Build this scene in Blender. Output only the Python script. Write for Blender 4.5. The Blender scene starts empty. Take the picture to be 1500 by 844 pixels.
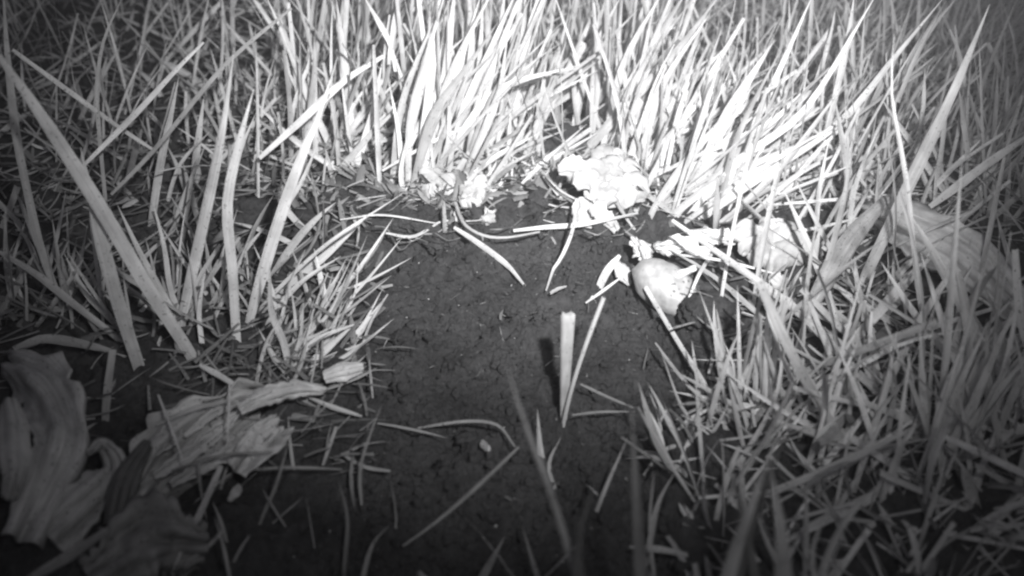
import bpy, bmesh, math, random
import numpy as np
from mathutils import Vector, Matrix, Euler
R = math.radians
random.seed(7)
rng = np.random.default_rng(7)

# ------------------------------------------------------------------ camera, world, lamp, exposure
sc = bpy.context.scene
sc.render.engine = 'CYCLES'
COL = sc.collection
CAM_H, PITCH, FPX = 0.25, R(30), 1608.0
cd = bpy.data.cameras.new('camera'); cam = bpy.data.objects.new('camera', cd); COL.objects.link(cam)
cam.location = (0, 0, CAM_H); cam.rotation_euler = (R(90) - PITCH, 0, 0)
cd.sensor_width = 36; cd.lens = 36 * FPX / 1500
cd.clip_start = 0.01; cd.clip_end = 200
cd.dof.use_dof = True; cd.dof.focus_distance = 0.50; cd.dof.aperture_fstop = 10.5
sc.camera = cam
w = bpy.data.worlds.new('World'); sc.world = w; w.use_nodes = True
bg = w.node_tree.nodes['Background']
bg.inputs['Color'].default_value = (0.92, 0.90, 1.0, 1)      # night: a faint even glow
bg.inputs['Strength'].default_value = 0.07
sc.view_settings.view_transform = 'Standard'; sc.view_settings.look = 'None'
sc.view_settings.exposure = 0.0; sc.view_settings.gamma = 1.0; sc.view_settings.use_curve_mapping = False
sc.cycles.use_denoising = True; sc.cycles.pixel_filter_type = 'BLACKMAN_HARRIS'; sc.cycles.filter_width = 2.3
sc.cycles.max_bounces = 8; sc.cycles.diffuse_bounces = 7; sc.cycles.transmission_bounces = 5
sc.cycles.glossy_bounces = 2; sc.cycles.caustics_reflective = False; sc.cycles.caustics_refractive = False

TH0 = PITCH
def ray(px, py):
    X = (px - 750.0) / FPX; Z = -(py - 422.0) / FPX
    return np.array([X, math.cos(PITCH) + Z * math.sin(PITCH), -math.sin(PITCH) + Z * math.cos(PITCH)])
def atdepth(px, py, D):                       # a point of the ray at forward distance D
    r = ray(px, py); return np.array([0, 0, CAM_H]) + r * (D / r[1])
def rowD(row):
    return CAM_H / math.tan(PITCH + math.atan((row - 422.0) / FPX))

# the infrared lamp of the wildlife camera: a small lamp beside and above the lens
def spot(name, energy, size, aim, loc, blend=1.0, rad=0.008):
    l = bpy.data.lights.new(name, 'SPOT'); l.energy = energy; l.spot_size = R(size); l.spot_blend = blend
    l.shadow_soft_size = rad; l.color = (1, 0.995, 1.0)
    o = bpy.data.objects.new(name, l); COL.objects.link(o); o.location = loc
    d = Vector(aim) - Vector(loc); o.rotation_euler = d.to_track_quat('-Z', 'Y').to_euler()
    return o
LAMP = (0.065, 0.0, CAM_H + 0.085)
spot('infrared_lamp', 15, 54, tuple(atdepth(710, 130, 0.62)), LAMP)
spot('infrared_lamp', 28, 44, tuple(atdepth(815, 70, 0.66)), (LAMP[0] + .006, 0, LAMP[2] + .006))
spot('infrared_lamp', 1.3, 82, tuple(atdepth(770, 190, 0.58)), (0.040, 0.0, CAM_H + 0.05), rad=0.012)

# ------------------------------------------------------------------ noise and ground height
_H = rng.random((8, 256, 256))
def vnoise(x, y, k=0):
    xi = np.floor(x).astype(int); yi = np.floor(y).astype(int); fx = x - xi; fy = y - yi
    fx = fx * fx * (3 - 2 * fx); fy = fy * fy * (3 - 2 * fy); T = _H[k % 8]
    a = T[xi & 255, yi & 255]; b = T[(xi + 1) & 255, yi & 255]; c = T[xi & 255, (yi + 1) & 255]; d = T[(xi + 1) & 255, (yi + 1) & 255]
    return (a * (1 - fx) + b * fx) * (1 - fy) + (c * (1 - fx) + d * fx) * fy
def fbm(x, y, n=4, k=0):
    s = 0; a = 1; t = 0
    for i in range(n):
        s = s + a * vnoise(x * 2 ** i + 17.3 * i, y * 2 ** i + 5.1 * i, k + i); t += a; a *= 0.5
    return s / t - 0.5
def flat(px, py):
    p = atdepth(px, py, rowD(py)); return (p[0], p[1])
PATCH = [flat(*p) for p in [(545,470),(558,420),(590,372),(640,350),(700,340),(790,335),(880,340),(915,375),(945,430),(1000,480),(1035,540),(985,590),(945,650),(955,740),(985,900),(400,900),(470,780),(545,700),(572,610),(552,545)]]
POCKET = [flat(*p) for p in [(788,205),(815,190),(850,205),(856,262),(800,275),(778,245)]]
CLEARS = [[flat(*p) for p in q] for q in ([(1060,350),(1215,350),(1220,440),(1150,455),(1045,420)], [(1290,385),(1380,360),(1500,410),(1520,530),(1410,520),(1310,455)], [(935,400),(1010,395),(1040,480),(1000,520),(940,470)])]
def inside(x, y, poly):
    x = np.asarray(x, float); y = np.asarray(y, float); c = np.zeros(x.shape, bool)
    n = len(poly)
    for i in range(n):
        x0, y0 = poly[i]; x1, y1 = poly[i - 1]
        if y0 == y1: continue
        c ^= ((y0 > y) != (y1 > y)) & (x < (x1 - x0) * (y - y0) / (y1 - y0) + x0)
    return c
def pdist(x, y, poly):
    x = np.asarray(x, float); y = np.asarray(y, float); d = np.full(x.shape, 1e9)
    n = len(poly)
    for i in range(n):
        ax, ay = poly[i - 1]; bx, by = poly[i]; ux, uy = bx - ax, by - ay
        t = np.clip(((x - ax) * ux + (y - ay) * uy) / (ux * ux + uy * uy), 0, 1)
        d = np.minimum(d, np.hypot(x - ax - t * ux, y - ay - t * uy))
    return np.where(inside(x, y, poly), -d, d)      # negative inside
B1 = flat(888, 735); B2 = flat(690, 745)
def height(x, y):
    x = np.asarray(x, float); y = np.asarray(y, float)
    d = pdist(x, y, PATCH)
    s = np.clip((d + 0.002) / 0.008, 0, 1); s = s * s * (3 - 2 * s)
    h = 0.007 * s + 0.012 * fbm(x * 9 + 40, y * 9 + 40, 3, 1)
    inn = 1 - s
    h = h + inn * (0.004 * np.clip((-d) / 0.05, 0, 1))
    h = h + 0.011 * np.exp(-(((x - B1[0]) / 0.011) ** 4 + ((y - B1[1]) / 0.018) ** 4))
    h = h + 0.009 * np.exp(-(((x - B2[0]) / 0.020) ** 4 + ((y - B2[1]) / 0.020) ** 4))
    return h
def fine(x, y):
    c1 = np.abs(fbm(x * 70, y * 70, 3, 2)); c2 = fbm(x * 160 + 9, y * 160, 4, 4); c3 = np.abs(fbm(x * 32 + 3, y * 32 + 8, 2, 5))
    c4 = fbm(x * 55 + 60, y * 55 + 20, 4, 6); cr = np.abs(fbm(x * 24 + 11, y * 24 + 31, 4, 0))
    return 0.017 * c4 - 0.006 * np.exp(-(cr / 0.018) ** 2) + 0.020 * np.minimum(c1, 0.12) + 0.0085 * c2 + 0.020 * np.minimum(c3, 0.08) - 0.0016
def G(px, py, up=0.0):                        # the ground point seen at this pixel of the photograph
    z = 0.0
    for _ in range(6):
        r = ray(px, py); t = (z + up - CAM_H) / r[2]; p = np.array([0, 0, CAM_H]) + r * t
        z = float(height(p[0], p[1]))
    return np.array([p[0], p[1], z + up])

# ------------------------------------------------------------------ materials
def mat(name):
    m = bpy.data.materials.new(name); m.use_nodes = True; nt = m.node_tree; nt.nodes.clear()
    return m, nt, nt.nodes, nt.links
def N(ns, t, **kw):
    n = ns.new(t)
    for k, v in kw.items():
        if k in n.inputs: n.inputs[k].default_value = v
        else: setattr(n, k, v)
    return n
def math_n(ns, ls, op, a, b=None, c=None):
    n = ns.new('ShaderNodeMath'); n.operation = op
    for i, v in enumerate((a, b, c)):
        if v is None: continue
        if isinstance(v, (int, float)): n.inputs[i].default_value = v
        else: ls.new(v, n.inputs[i])
    return n.outputs[0]
def plant_mat(name, lo, hi, trans=0.3, streak=0.25, spots=0.12, rough=0.5, spec=0.25, streakf=9):
    """pale in infrared; value from a per-blade number, fine long veins from UV, scattered blemishes"""
    m, nt, ns, ls = mat(name)
    at = ns.new('ShaderNodeAttribute'); at.attribute_name = 'rnd'
    uv = ns.new('ShaderNodeUVMap'); sep = ns.new('ShaderNodeSeparateXYZ'); ls.new(uv.outputs[0], sep.inputs[0])
    base = N(ns, 'ShaderNodeMapRange'); base.inputs[3].default_value = lo; base.inputs[4].default_value = hi
    ls.new(at.outputs['Fac'], base.inputs[0])
    cmb = ns.new('ShaderNodeCombineXYZ')
    ls.new(math_n(ns, ls, 'MULTIPLY', sep.outputs[0], streakf), cmb.inputs[0])
    ls.new(math_n(ns, ls, 'MULTIPLY', sep.outputs[1], 1.6), cmb.inputs[1])
    ls.new(math_n(ns, ls, 'MULTIPLY', at.outputs['Fac'], 77), cmb.inputs[2])
    n1 = N(ns, 'ShaderNodeTexNoise', Scale=1.0, Detail=2.0); ls.new(cmb.outputs[0], n1.inputs['Vector'])
    tc = ns.new('ShaderNodeTexCoord')
    n2 = N(ns, 'ShaderNodeTexNoise', Scale=95.0, Detail=3.0); ls.new(tc.outputs['Object'], n2.inputs['Vector'])
    n3 = N(ns, 'ShaderNodeTexNoise', Scale=900.0, Detail=1.0); ls.new(tc.outputs['Object'], n3.inputs['Vector'])
    s1 = math_n(ns, ls, 'MULTIPLY_ADD', n1.outputs['Fac'], streak * 2, 1 - streak)
    s2 = math_n(ns, ls, 'MULTIPLY_ADD', n2.outputs['Fac'], 1.0, 0.5)
    sp = N(ns, 'ShaderNodeMapRange'); sp.inputs[1].default_value = 0.66; sp.inputs[2].default_value = 0.74
    sp.inputs[3].default_value = 1; sp.inputs[4].default_value = 1 - spots * 3
    ls.new(n3.outputs['Fac'], sp.inputs[0])
    v = math_n(ns, ls, 'MULTIPLY', math_n(ns, ls, 'MULTIPLY', base.outputs[0], s1), math_n(ns, ls, 'MULTIPLY', s2, sp.outputs[0]))
    v = math_n(ns, ls, 'MINIMUM', v, 0.9)
    rgb = ns.new('ShaderNodeCombineXYZ')
    for i in range(3): ls.new(v, rgb.inputs[i])
    p = N(ns, 'ShaderNodeBsdfPrincipled', Roughness=rough); p.inputs['Specular IOR Level'].default_value = spec
    ls.new(rgb.outputs[0], p.inputs['Base Color'])
    b = N(ns, 'ShaderNodeBump', Strength=0.35, Distance=0.0006); ls.new(n1.outputs['Fac'], b.inputs['Height']); ls.new(b.outputs[0], p.inputs['Normal'])
    t = ns.new('ShaderNodeBsdfTranslucent'); ls.new(rgb.outputs[0], t.inputs[0])
    mx = ns.new('ShaderNodeMixShader'); mx.inputs[0].default_value = trans
    ls.new(p.outputs[0], mx.inputs[1]); ls.new(t.outputs[0], mx.inputs[2])
    o = ns.new('ShaderNodeOutputMaterial'); ls.new(mx.outputs[0], o.inputs[0])
    return m
M_GRASS = plant_mat('living_grass', 0.42, 0.80, 0.36, 0.36, 0.2)
M_DRY = plant_mat('dry_straw', 0.28, 0.62, 0.15, 0.3, 0.25, 0.6)
M_DARKSTEM = plant_mat('brown_and_dimmed_stem', 0.10, 0.24, 0.05, 0.3, 0.25, 0.65)  # brown stems, and a dark tone for plants the lamp hardly reaches
M_FLOWER = plant_mat('white_petal', 0.46, 0.62, 0.3, 0.06, 0.02, 0.55)
M_LEAF = plant_mat('withered_leaf', 0.36, 0.60, 0.18, 0.5, 0.3, 0.42, 0.5, 42)
M_LEAFB = plant_mat('broad_leaf', 0.5, 0.66, 0.2, 0.35, 0.15, 0.42, 0.4, 22)
M_LITTER = plant_mat('litter', 0.10, 0.55, 0.1, 0.3, 0.3, 0.7)

def soil_mat():
    m, nt, ns, ls = mat('dark_soil')
    tc = ns.new('ShaderNodeTexCoord')
    n1 = N(ns, 'ShaderNodeTexNoise', Scale=34.0, Detail=7.0); n2 = N(ns, 'ShaderNodeTexNoise', Scale=330.0, Detail=6.0)
    n2.inputs['Roughness'].default_value = 0.7
    vo = N(ns, 'ShaderNodeTexVoronoi', Scale=330.0)
    for n in (n1, n2, vo): ls.new(tc.outputs['Object'], n.inputs['Vector'])
    cr = ns.new('ShaderNodeValToRGB'); e = cr.color_ramp.elements
    e[0].position = 0.34; e[0].color = (0.030, 0.030, 0.031, 1); e[1].position = 0.68; e[1].color = (0.13, 0.13, 0.132, 1)
    ls.new(math_n(ns, ls, 'MULTIPLY_ADD', n2.outputs['Fac'], 0.5, math_n(ns, ls, 'MULTIPLY', n1.outputs['Fac'], 0.5)), cr.inputs[0])
    sp = ns.new('ShaderNodeValToRGB'); e = sp.color_ramp.elements     # pale grit
    e[0].position = 0.0; e[0].color = (1, 1, 1, 1); e[1].position = 0.13; e[1].color = (0, 0, 0, 1)
    ls.new(vo.outputs['Distance'], sp.inputs[0])
    gate = N(ns, 'ShaderNodeTexNoise', Scale=200.0, Detail=0.0); ls.new(tc.outputs['Object'], gate.inputs['Vector'])
    g2 = math_n(ns, ls, 'GREATER_THAN', gate.outputs['Fac'], 0.60)
    mixc = ns.new('ShaderNodeMixRGB'); mixc.inputs[2].default_value = (0.3, 0.3, 0.3, 1)
    ls.new(math_n(ns, ls, 'MULTIPLY', sp.outputs[0], g2), mixc.inputs[0]); ls.new(cr.outputs[0], mixc.inputs[1])
    p = N(ns, 'ShaderNodeBsdfPrincipled', Roughness=0.8); p.inputs['Specular IOR Level'].default_value = 0.35
    ls.new(mixc.outputs[0], p.inputs['Base Color'])
    b = N(ns, 'ShaderNodeBump', Strength=1.0, Distance=0.006); ls.new(n2.outputs['Fac'], b.inputs['Height']); ls.new(b.outputs[0], p.inputs['Normal'])
    o = ns.new('ShaderNodeOutputMaterial'); ls.new(p.outputs[0], o.inputs[0])
    return m
M_SOIL = soil_mat()
def pebble_mat():
    m, nt, ns, ls = mat('pitted_pebble')
    tc = ns.new('ShaderNodeTexCoord')
    vo = N(ns, 'ShaderNodeTexVoronoi', Scale=420.0); ls.new(tc.outputs['Object'], vo.inputs['Vector'])
    g = N(ns, 'ShaderNodeTexNoise', Scale=110.0, Detail=1.0); ls.new(tc.outputs['Object'], g.inputs['Vector'])
    n = N(ns, 'ShaderNodeTexNoise', Scale=240.0, Detail=5.0); ls.new(tc.outputs['Object'], n.inputs['Vector'])
    a = math_n(ns, ls, 'LESS_THAN', vo.outputs['Distance'], 0.27)
    bb = math_n(ns, ls, 'GREATER_THAN', g.outputs['Fac'], 0.53)
    pit = math_n(ns, ls, 'MULTIPLY', a, bb)
    v = math_n(ns, ls, 'MULTIPLY_ADD', n.outputs['Fac'], 0.50, 0.10)
    v = math_n(ns, ls, 'MULTIPLY', v, math_n(ns, ls, 'MULTIPLY_ADD', pit, -0.6, 1.0))
    rgb = ns.new('ShaderNodeCombineXYZ')
    for i in range(3): ls.new(v, rgb.inputs[i])
    p = N(ns, 'ShaderNodeBsdfPrincipled', Roughness=0.55); ls.new(rgb.outputs[0], p.inputs['Base Color'])
    b = N(ns, 'ShaderNodeBump', Strength=0.5, Distance=0.0008); ls.new(v, b.inputs['Height']); ls.new(b.outputs[0], p.inputs['Normal'])
    o = ns.new('ShaderNodeOutputMaterial'); ls.new(p.outputs[0], o.inputs[0])
    return m
M_PEBBLE = pebble_mat()
def drop_mat():
    m, nt, ns, ls = mat('water_drop')
    p = N(ns, 'ShaderNodeBsdfPrincipled', Roughness=0.02); p.inputs['Base Color'].default_value = (1, 1, 1, 1)
    p.inputs['Transmission Weight'].default_value = 1; p.inputs['IOR'].default_value = 1.33
    o = ns.new('ShaderNodeOutputMaterial'); ls.new(p.outputs[0], o.inputs[0]); return m
M_DROP = drop_mat()

# ------------------------------------------------------------------ mesh helpers
def tag(o, label=None, cat=None, group=None, kind=None):
    if label: o['label'] = label
    if cat: o['category'] = cat
    if group: o['group'] = group
    if kind: o['kind'] = kind
    return o
def mesh_np(name, V, F, m, uv=None, rnd=None, parent=None, smooth=True):
    V = np.asarray(V, np.float32); F = np.asarray(F, np.int32)
    me = bpy.data.meshes.new(name); k = F.shape[1]
    me.vertices.add(len(V)); me.vertices.foreach_set('co', V.ravel())
    me.loops.add(F.size); me.loops.foreach_set('vertex_index', F.ravel())
    me.polygons.add(len(F)); me.polygons.foreach_set('loop_start', np.arange(0, F.size, k, dtype=np.int32))
    me.polygons.foreach_set('loop_total', np.full(len(F), k, np.int32))
    me.polygons.foreach_set('use_smooth', np.full(len(F), smooth))
    if uv is not None:
        l = me.uv_layers.new(name='UVMap'); l.data.foreach_set('uv', np.asarray(uv, np.float32)[F.ravel()].ravel())
    if rnd is not None:
        a = me.attributes.new('rnd', 'FLOAT', 'POINT'); a.data.foreach_set('value', np.broadcast_to(np.asarray(rnd, np.float32), (len(V),)).copy())
    me.update(calc_edges=True); me.validate()
    me.materials.append(m)
    o = bpy.data.objects.new(name, me); COL.objects.link(o)
    if parent is not None: o.parent = parent
    return o
def spline(pts, n):
    P = np.asarray(pts, float)
    if len(P) == 2: return P[0] + (P[1] - P[0]) * np.linspace(0, 1, n)[:, None]
    Q = np.vstack([2 * P[0] - P[1], P, 2 * P[-1] - P[-2]])
    seg = np.linalg.norm(np.diff(P, axis=0), axis=1); cum = np.concatenate([[0], np.cumsum(seg)])
    out = []
    for s in np.linspace(0, cum[-1], n):
        i = min(np.searchsorted(cum, s, side='right') - 1, len(P) - 2); t = (s - cum[i]) / seg[i]
        a, b, c, d = Q[i:i + 4]
        out.append(0.5 * ((2 * b) + (c - a) * t + (2 * a - 5 * b + 4 * c - d) * t * t + (3 * b - a - 3 * c + d) * t ** 3))
    return np.array(out)
def norm(v): return v / (np.linalg.norm(v, axis=-1, keepdims=True) + 1e-9)
CAMP = np.array([0, 0, CAM_H])
def prof(t, kind):
    if kind == 'blade': return (0.72 + 0.28 * np.sin(np.clip(t * 2.6, 0, 1.57))) * np.clip(1 - np.clip((t - 0.5) / 0.5, 0, 1) ** 1.7, 0.03, 1)
    if kind == 'broken': return (0.75 + 0.25 * np.sin(np.clip(t * 2.6, 0, 1.57))) * np.clip(1 - np.clip((t - 0.55) / 0.9, 0, 1) ** 1.5, 0.03, 1)
    if kind == 'straw': return 0.35 + 0.65 * np.sin(np.pi * np.clip(0.12 + 0.82 * t, 0, 1))
    if kind == 'cut': return 0.55 + 0.45 * np.clip(t * 3, 0, 1)
    return np.ones_like(t)
def ribbon(pts3, width, kind='blade', n=14, roll=None, fold=0.28, rnd=None, origin=None, ns=3, ruffle=0.0):
    C = spline(pts3, n); T = norm(np.gradient(C, axis=0)); view = norm(C - CAMP)
    S = norm(np.cross(T, view)); Nn = norm(np.cross(S, T))
    if roll is None: roll = random.uniform(-0.7, 0.7)
    tw = roll + random.uniform(-0.5, 0.5) * np.linspace(0, 1, n)
    c, s = np.cos(tw)[:, None], np.sin(tw)[:, None]
    S2 = S * c + Nn * s; N2 = Nn * c - S * s
    t = np.linspace(0, 1, n); W = width * prof(t, kind) / max(0.75, math.cos(roll))
    W = W * (1 + 0.07 * np.interp(t, np.linspace(0, 1, 7), rng.standard_normal(7)))
    V = []; UV = []
    for j in range(ns):
        u = j / (ns - 1) * 2 - 1
        V.append(C + S2 * (W / 2 * u)[:, None] + N2 * (W * fold * (abs(u) - 0.5))[:, None]); UV.append(np.stack([np.full(n, (u + 1) / 2), t * 3], 1))
    V = np.concatenate(V); UV = np.concatenate(UV)
    if origin is not None: V = V - origin
    i = np.arange(n - 1); F = np.concatenate([np.stack([j * n + i, j * n + i + 1, (j + 1) * n + i + 1, (j + 1) * n + i], 1) for j in range(ns - 1)])
    return V, F, UV
def tube(pts3, radius, n=16, k=7, origin=None, taper=0.5):
    C = spline(pts3, n); T = norm(np.gradient(C, axis=0)); A = norm(np.cross(T, np.array([0.3, 0.2, 0.93]))); B = np.cross(T, A)
    t = np.linspace(0, 1, n); r = radius * (1 - (1 - taper) * t) * (1 + 0.12 * rng.standard_normal(n))
    V = np.concatenate([C + (A * math.cos(a) + B * math.sin(a)) * r[:, None] for a in np.arange(k) * 2 * math.pi / k])
    UV = np.concatenate([np.stack([np.full(n, j / k), t * 3], 1) for j in range(k)])
    i = np.arange(n - 1); F = np.concatenate([np.stack([j * n + i, ((j + 1) % k) * n + i, ((j + 1) % k) * n + i + 1, j * n + i + 1], 1) for j in range(k)])
    if origin is not None: V = V - origin
    return V, F, UV

def px_path(px, r0=None, r1=None, sink=True, lift=0.0):
    """pixels of the photograph -> world path. r0/r1: ground rows whose distance the foot and the tip have"""
    base = px[0]
    if r0 is None:
        g = G(*base); D0 = g[1]
    else: D0 = rowD(r0)
    D1 = D0 + 0.012 if r1 is None else rowD(r1)
    L = [0]
    for a, b in zip(px[:-1], px[1:]): L.append(L[-1] + math.hypot(a[0] - b[0], a[1] - b[1]))
    P = [atdepth(x, y, D0 + (D1 - D0) * l / L[-1]) for (x, y), l in zip(px, L)]
    P = [np.array([p[0], p[1], max(p[2], float(height(p[0], p[1])) + 0.0008)]) if i else p for i, p in enumerate(P)]
    if sink and r0 is None:
        d = norm(P[0] - P[1]); P = [P[0] + d * 0.006 + np.array([0, 0, -0.008])] + P
    return P
def lay_path(px, lift=0.0015):
    return [G(x, y, 0.0035 + (lift if not isinstance(lift, (list, tuple)) else lift[i])) for i, (x, y) in enumerate(px)]
def pxw(P, w):                                 # pixel width -> metres at that point
    zc = P[1] * math.cos(PITCH) + (CAM_H - P[2]) * math.sin(PITCH); return w * zc / FPX

def empty(name, loc, label, cat, group=None):
    e = bpy.data.objects.new(name, None); e.empty_display_size = 0.01; COL.objects.link(e); e.location = tuple(loc)
    return tag(e, label, cat, group)
def blade_obj(name, px, w, parent=None, m=None, r0=None, r1=None, kind='blade', rnd=None, roll=None, lay=None, fold=0.28, n=14, tubular=False):
    P = lay_path(px, lay) if lay is not None else px_path(px, r0, r1)
    mid = P[len(P) // 2]; W = pxw(mid, w) * (0.86 if name == 'blade' else 0.76)
    org = np.array(parent.location) if parent is not None else np.array(P[0])
    if tubular: V, F, UV = tube(P, W / 2, 18, 7, org)
    else: V, F, UV = ribbon(P, W, kind, n, roll, fold, origin=org)
    o = mesh_np(name, V, F, m or M_GRASS, UV, random.random() if rnd is None else rnd, parent)
    if parent is None: o.location = tuple(org)
    return o

# ------------------------------------------------------------------ ground: one sheet to the horizon
def build_ground():
    def stretch(lo, hi, step, far, nfar):
        c = np.arange(lo, hi + step, step); q = np.linspace(0, 1, nfar + 1)[1:]
        ext = (far ** q - 1) * 20 / (far - 1)
        return np.concatenate([(lo - ext)[::-1], c, hi + ext])
    xs = stretch(-0.26, 0.26, 0.0012, 4000, 50); ys = stretch(0.14, 0.62, 0.0012, 4000, 60)
    X, Y = np.meshgrid(xs, ys, indexing='ij')
    fade = np.clip((1.6 - np.hypot(X, Y)) / 0.5, 0, 1)
    Z = height(X, Y) * np.clip(1.5 - np.hypot(X, Y) * 0.2, 0.2, 1) + fine(X, Y) * fade
    nx, ny = X.shape; V = np.stack([X, Y, Z], -1).reshape(-1, 3)
    i, j = np.meshgrid(np.arange(nx - 1), np.arange(ny - 1), indexing='ij'); a = (i * ny + j).ravel()
    F = np.stack([a, a + ny, a + ny + 1, a + 1], 1)
    tag(mesh_np('ground', V, F, M_SOIL), kind='structure')
build_ground()

# ------------------------------------------------------------------ turf beyond counting
def field(name, X, Y, az, lean, L, W, bend, m, rnd, zoff=None, nseg=8, label=None, cat='grass', flat_roll=None):
    n = len(X); t = np.linspace(0, 1, nseg)[None, :, None]
    Z = height(X, Y) - 0.004 if zoff is None else height(X, Y) + zoff
    B = np.stack([X, Y, Z], 1)[:, None, :]
    hd = np.stack([np.cos(az), np.sin(az), np.zeros(n)], 1); up = np.array([0, 0, 1.0])
    d0 = hd * np.sin(lean)[:, None] + up * np.cos(lean)[:, None]
    sidew = np.stack([-np.sin(az), np.cos(az), np.zeros(n)], 1)
    bd = hd * np.cos(lean)[:, None] - up * np.sin(lean)[:, None] + sidew * rng.normal(0, 0.35, n)[:, None]
    C = B + L[:, None, None] * (d0[:, None, :] * (t - 0.12 * t * t) + bd[:, None, :] * bend[:, None, None] * t * t)
    if zoff is not None: C[:, :, 2] = np.maximum(C[:, :, 2], height(C[:, :, 0], C[:, :, 1]) + 0.0012)
    T = norm(np.gradient(C, axis=1))
    ra = rng.uniform(0, 2 * np.pi, n) if flat_roll is None else az + np.pi / 2
    S = np.stack([np.cos(ra), np.sin(ra), 0.15 * rng.standard_normal(n)], 1)[:, None, :]
    S = norm(S - T * (S * T).sum(-1, keepdims=True)); Nn = np.cross(S, T)
    cut = np.where(rng.random(n) < 0.3, rng.uniform(0.55, 0.85, n), 1.0)[:, None, None]
    pw = prof(t * cut, 'blade') * W[:, None, None]
    V = np.stack([C + S * pw * 0.5 * u + Nn * pw * 0.26 * (abs(u) - 0.5) for u in (-1, 0, 1)], 1)   # n,3,nseg,3
    V = V.reshape(-1, 3)
    UV = np.zeros((n, 3, nseg, 2)); UV[..., 0] = np.array([0, .5, 1])[None, :, None]; UV[..., 1] = np.linspace(0, 3, nseg)
    base = (np.arange(n) * 3 * nseg)[:, None, None]; i = np.arange(nseg - 1)[None, None, :]; j = np.arange(2)[None, :, None]
    q = (base + j * nseg + i); F = np.stack([q, q + 1, q + nseg + 1, q + nseg], -1).reshape(-1, 4)
    o = mesh_np(name, V, F, m, UV.reshape(-1, 2), np.repeat(rnd, 3 * nseg))
    return tag(o, label, cat, kind='stuff')
def keepmask(X, Y, marg=0.0):
    k = (pdist(X, Y, PATCH) > marg) & (pdist(X, Y, POCKET) > 0.0)
    for q in CLEARS: k &= ~inside(X, Y, q)
    return k
def band(x0, x1, r0, r1, n, marg=0.004):       # feet spread evenly over the ground between two distances
    D0, D1 = rowD(r1), rowD(r0)
    Y = rng.uniform(D0, D1, n); zc = Y * math.cos(PITCH) + CAM_H * math.sin(PITCH)
    pxs = rng.uniform(x0, x1, n); X = (pxs - 750) / FPX * zc
    k = keepmask(X, Y, marg); return X[k], Y[k], pxs[k]
def clump(X, Y, sc_, thr):
    v = vnoise(X * sc_ + 91, Y * sc_ + 33, 6); k = v + rng.uniform(-.25, .25, len(X)) > thr; return k
def grass_zone(label, x0, x1, r0, r1, n, azm, azs, leanm, leans, Lm, Wm, thr=0.0, hi=1.0, lo=0.0, bendm=0.15):
    X, Y, px = band(x0, x1, r0, r1, n)
    k = clump(X, Y, 26, thr); X, Y, px = X[k], Y[k], px[k]; m = len(X)
    az = rng.normal(R(azm), R(azs), m); lean = np.clip(rng.normal(R(leanm), R(leans), m), 0.02, 1.45)
    L = Lm * rng.uniform(0.45, 1.25, m); W = Wm * rng.lognormal(0, 0.3, m)
    field('grass', X, Y, az, lean, L, W, rng.normal(bendm, 0.12, m), M_GRASS, rng.uniform(lo, hi, m), label=label)
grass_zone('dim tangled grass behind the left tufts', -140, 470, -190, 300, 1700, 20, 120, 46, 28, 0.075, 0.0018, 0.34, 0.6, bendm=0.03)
grass_zone('dense upright grass glowing at the top centre', 430, 960, -190, 255, 2300, 20, 80, 22, 18, 0.11, 0.0021, 0.24, bendm=0.03)
grass_zone('grass combed to the right behind the white flowers', 890, 1640, -190, 330, 2600, 12, 65, 42, 22, 0.088, 0.0020, 0.30, 0.8, bendm=0.03)
grass_zone('tangled grass filling the right foreground', 1030, 1640, 330, 800, 420, 40, 130, 42, 26, 0.078, 0.0027, 0.36, 0.7, bendm=0.0)
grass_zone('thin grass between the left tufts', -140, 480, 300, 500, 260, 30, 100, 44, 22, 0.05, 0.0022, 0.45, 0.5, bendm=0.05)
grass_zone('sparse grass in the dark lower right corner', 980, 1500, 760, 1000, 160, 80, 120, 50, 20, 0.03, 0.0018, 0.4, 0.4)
grass_zone('broken blades leaning every way through the bright grass', 400, 1640, -160, 300, 1500, 20, 150, 66, 16, 0.075, 0.0017, 0.15, 1.0, 0.1, bendm=0.0)
grass_zone('thin upright blades standing among the swept grass', 760, 1500, -160, 330, 900, 90, 120, 18, 12, 0.085, 0.0013, 0.15, 1.0, 0.1, bendm=0.02)
# farther out, thinner blades up to three metres and beside the view
nf = 9000
Yf = rng.uniform(-0.2, 3.2, nf); Xf = rng.uniform(-2.2, 2.2, nf)
zc = Yf * math.cos(PITCH) + CAM_H * math.sin(PITCH); pxf = 750 + Xf / np.maximum(zc, 0.05) * FPX
kf = (Yf > rowD(-190)) | (np.abs(pxf - 750) > 900); kf &= ~((np.hypot(Xf, Yf) < 0.25)); Xf, Yf = Xf[kf], Yf[kf]; nf = len(Xf)
field('grass', Xf, Yf, rng.normal(R(20), 1.4, nf), np.abs(rng.normal(0.4, 0.3, nf)), rng.uniform(0.06, 0.14, nf), 0.0045 * rng.lognormal(0, 0.3, nf),
      rng.normal(0.15, 0.12, nf), M_GRASS, rng.uniform(0, 0.8, nf), label='distant grass around the clearing')
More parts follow.
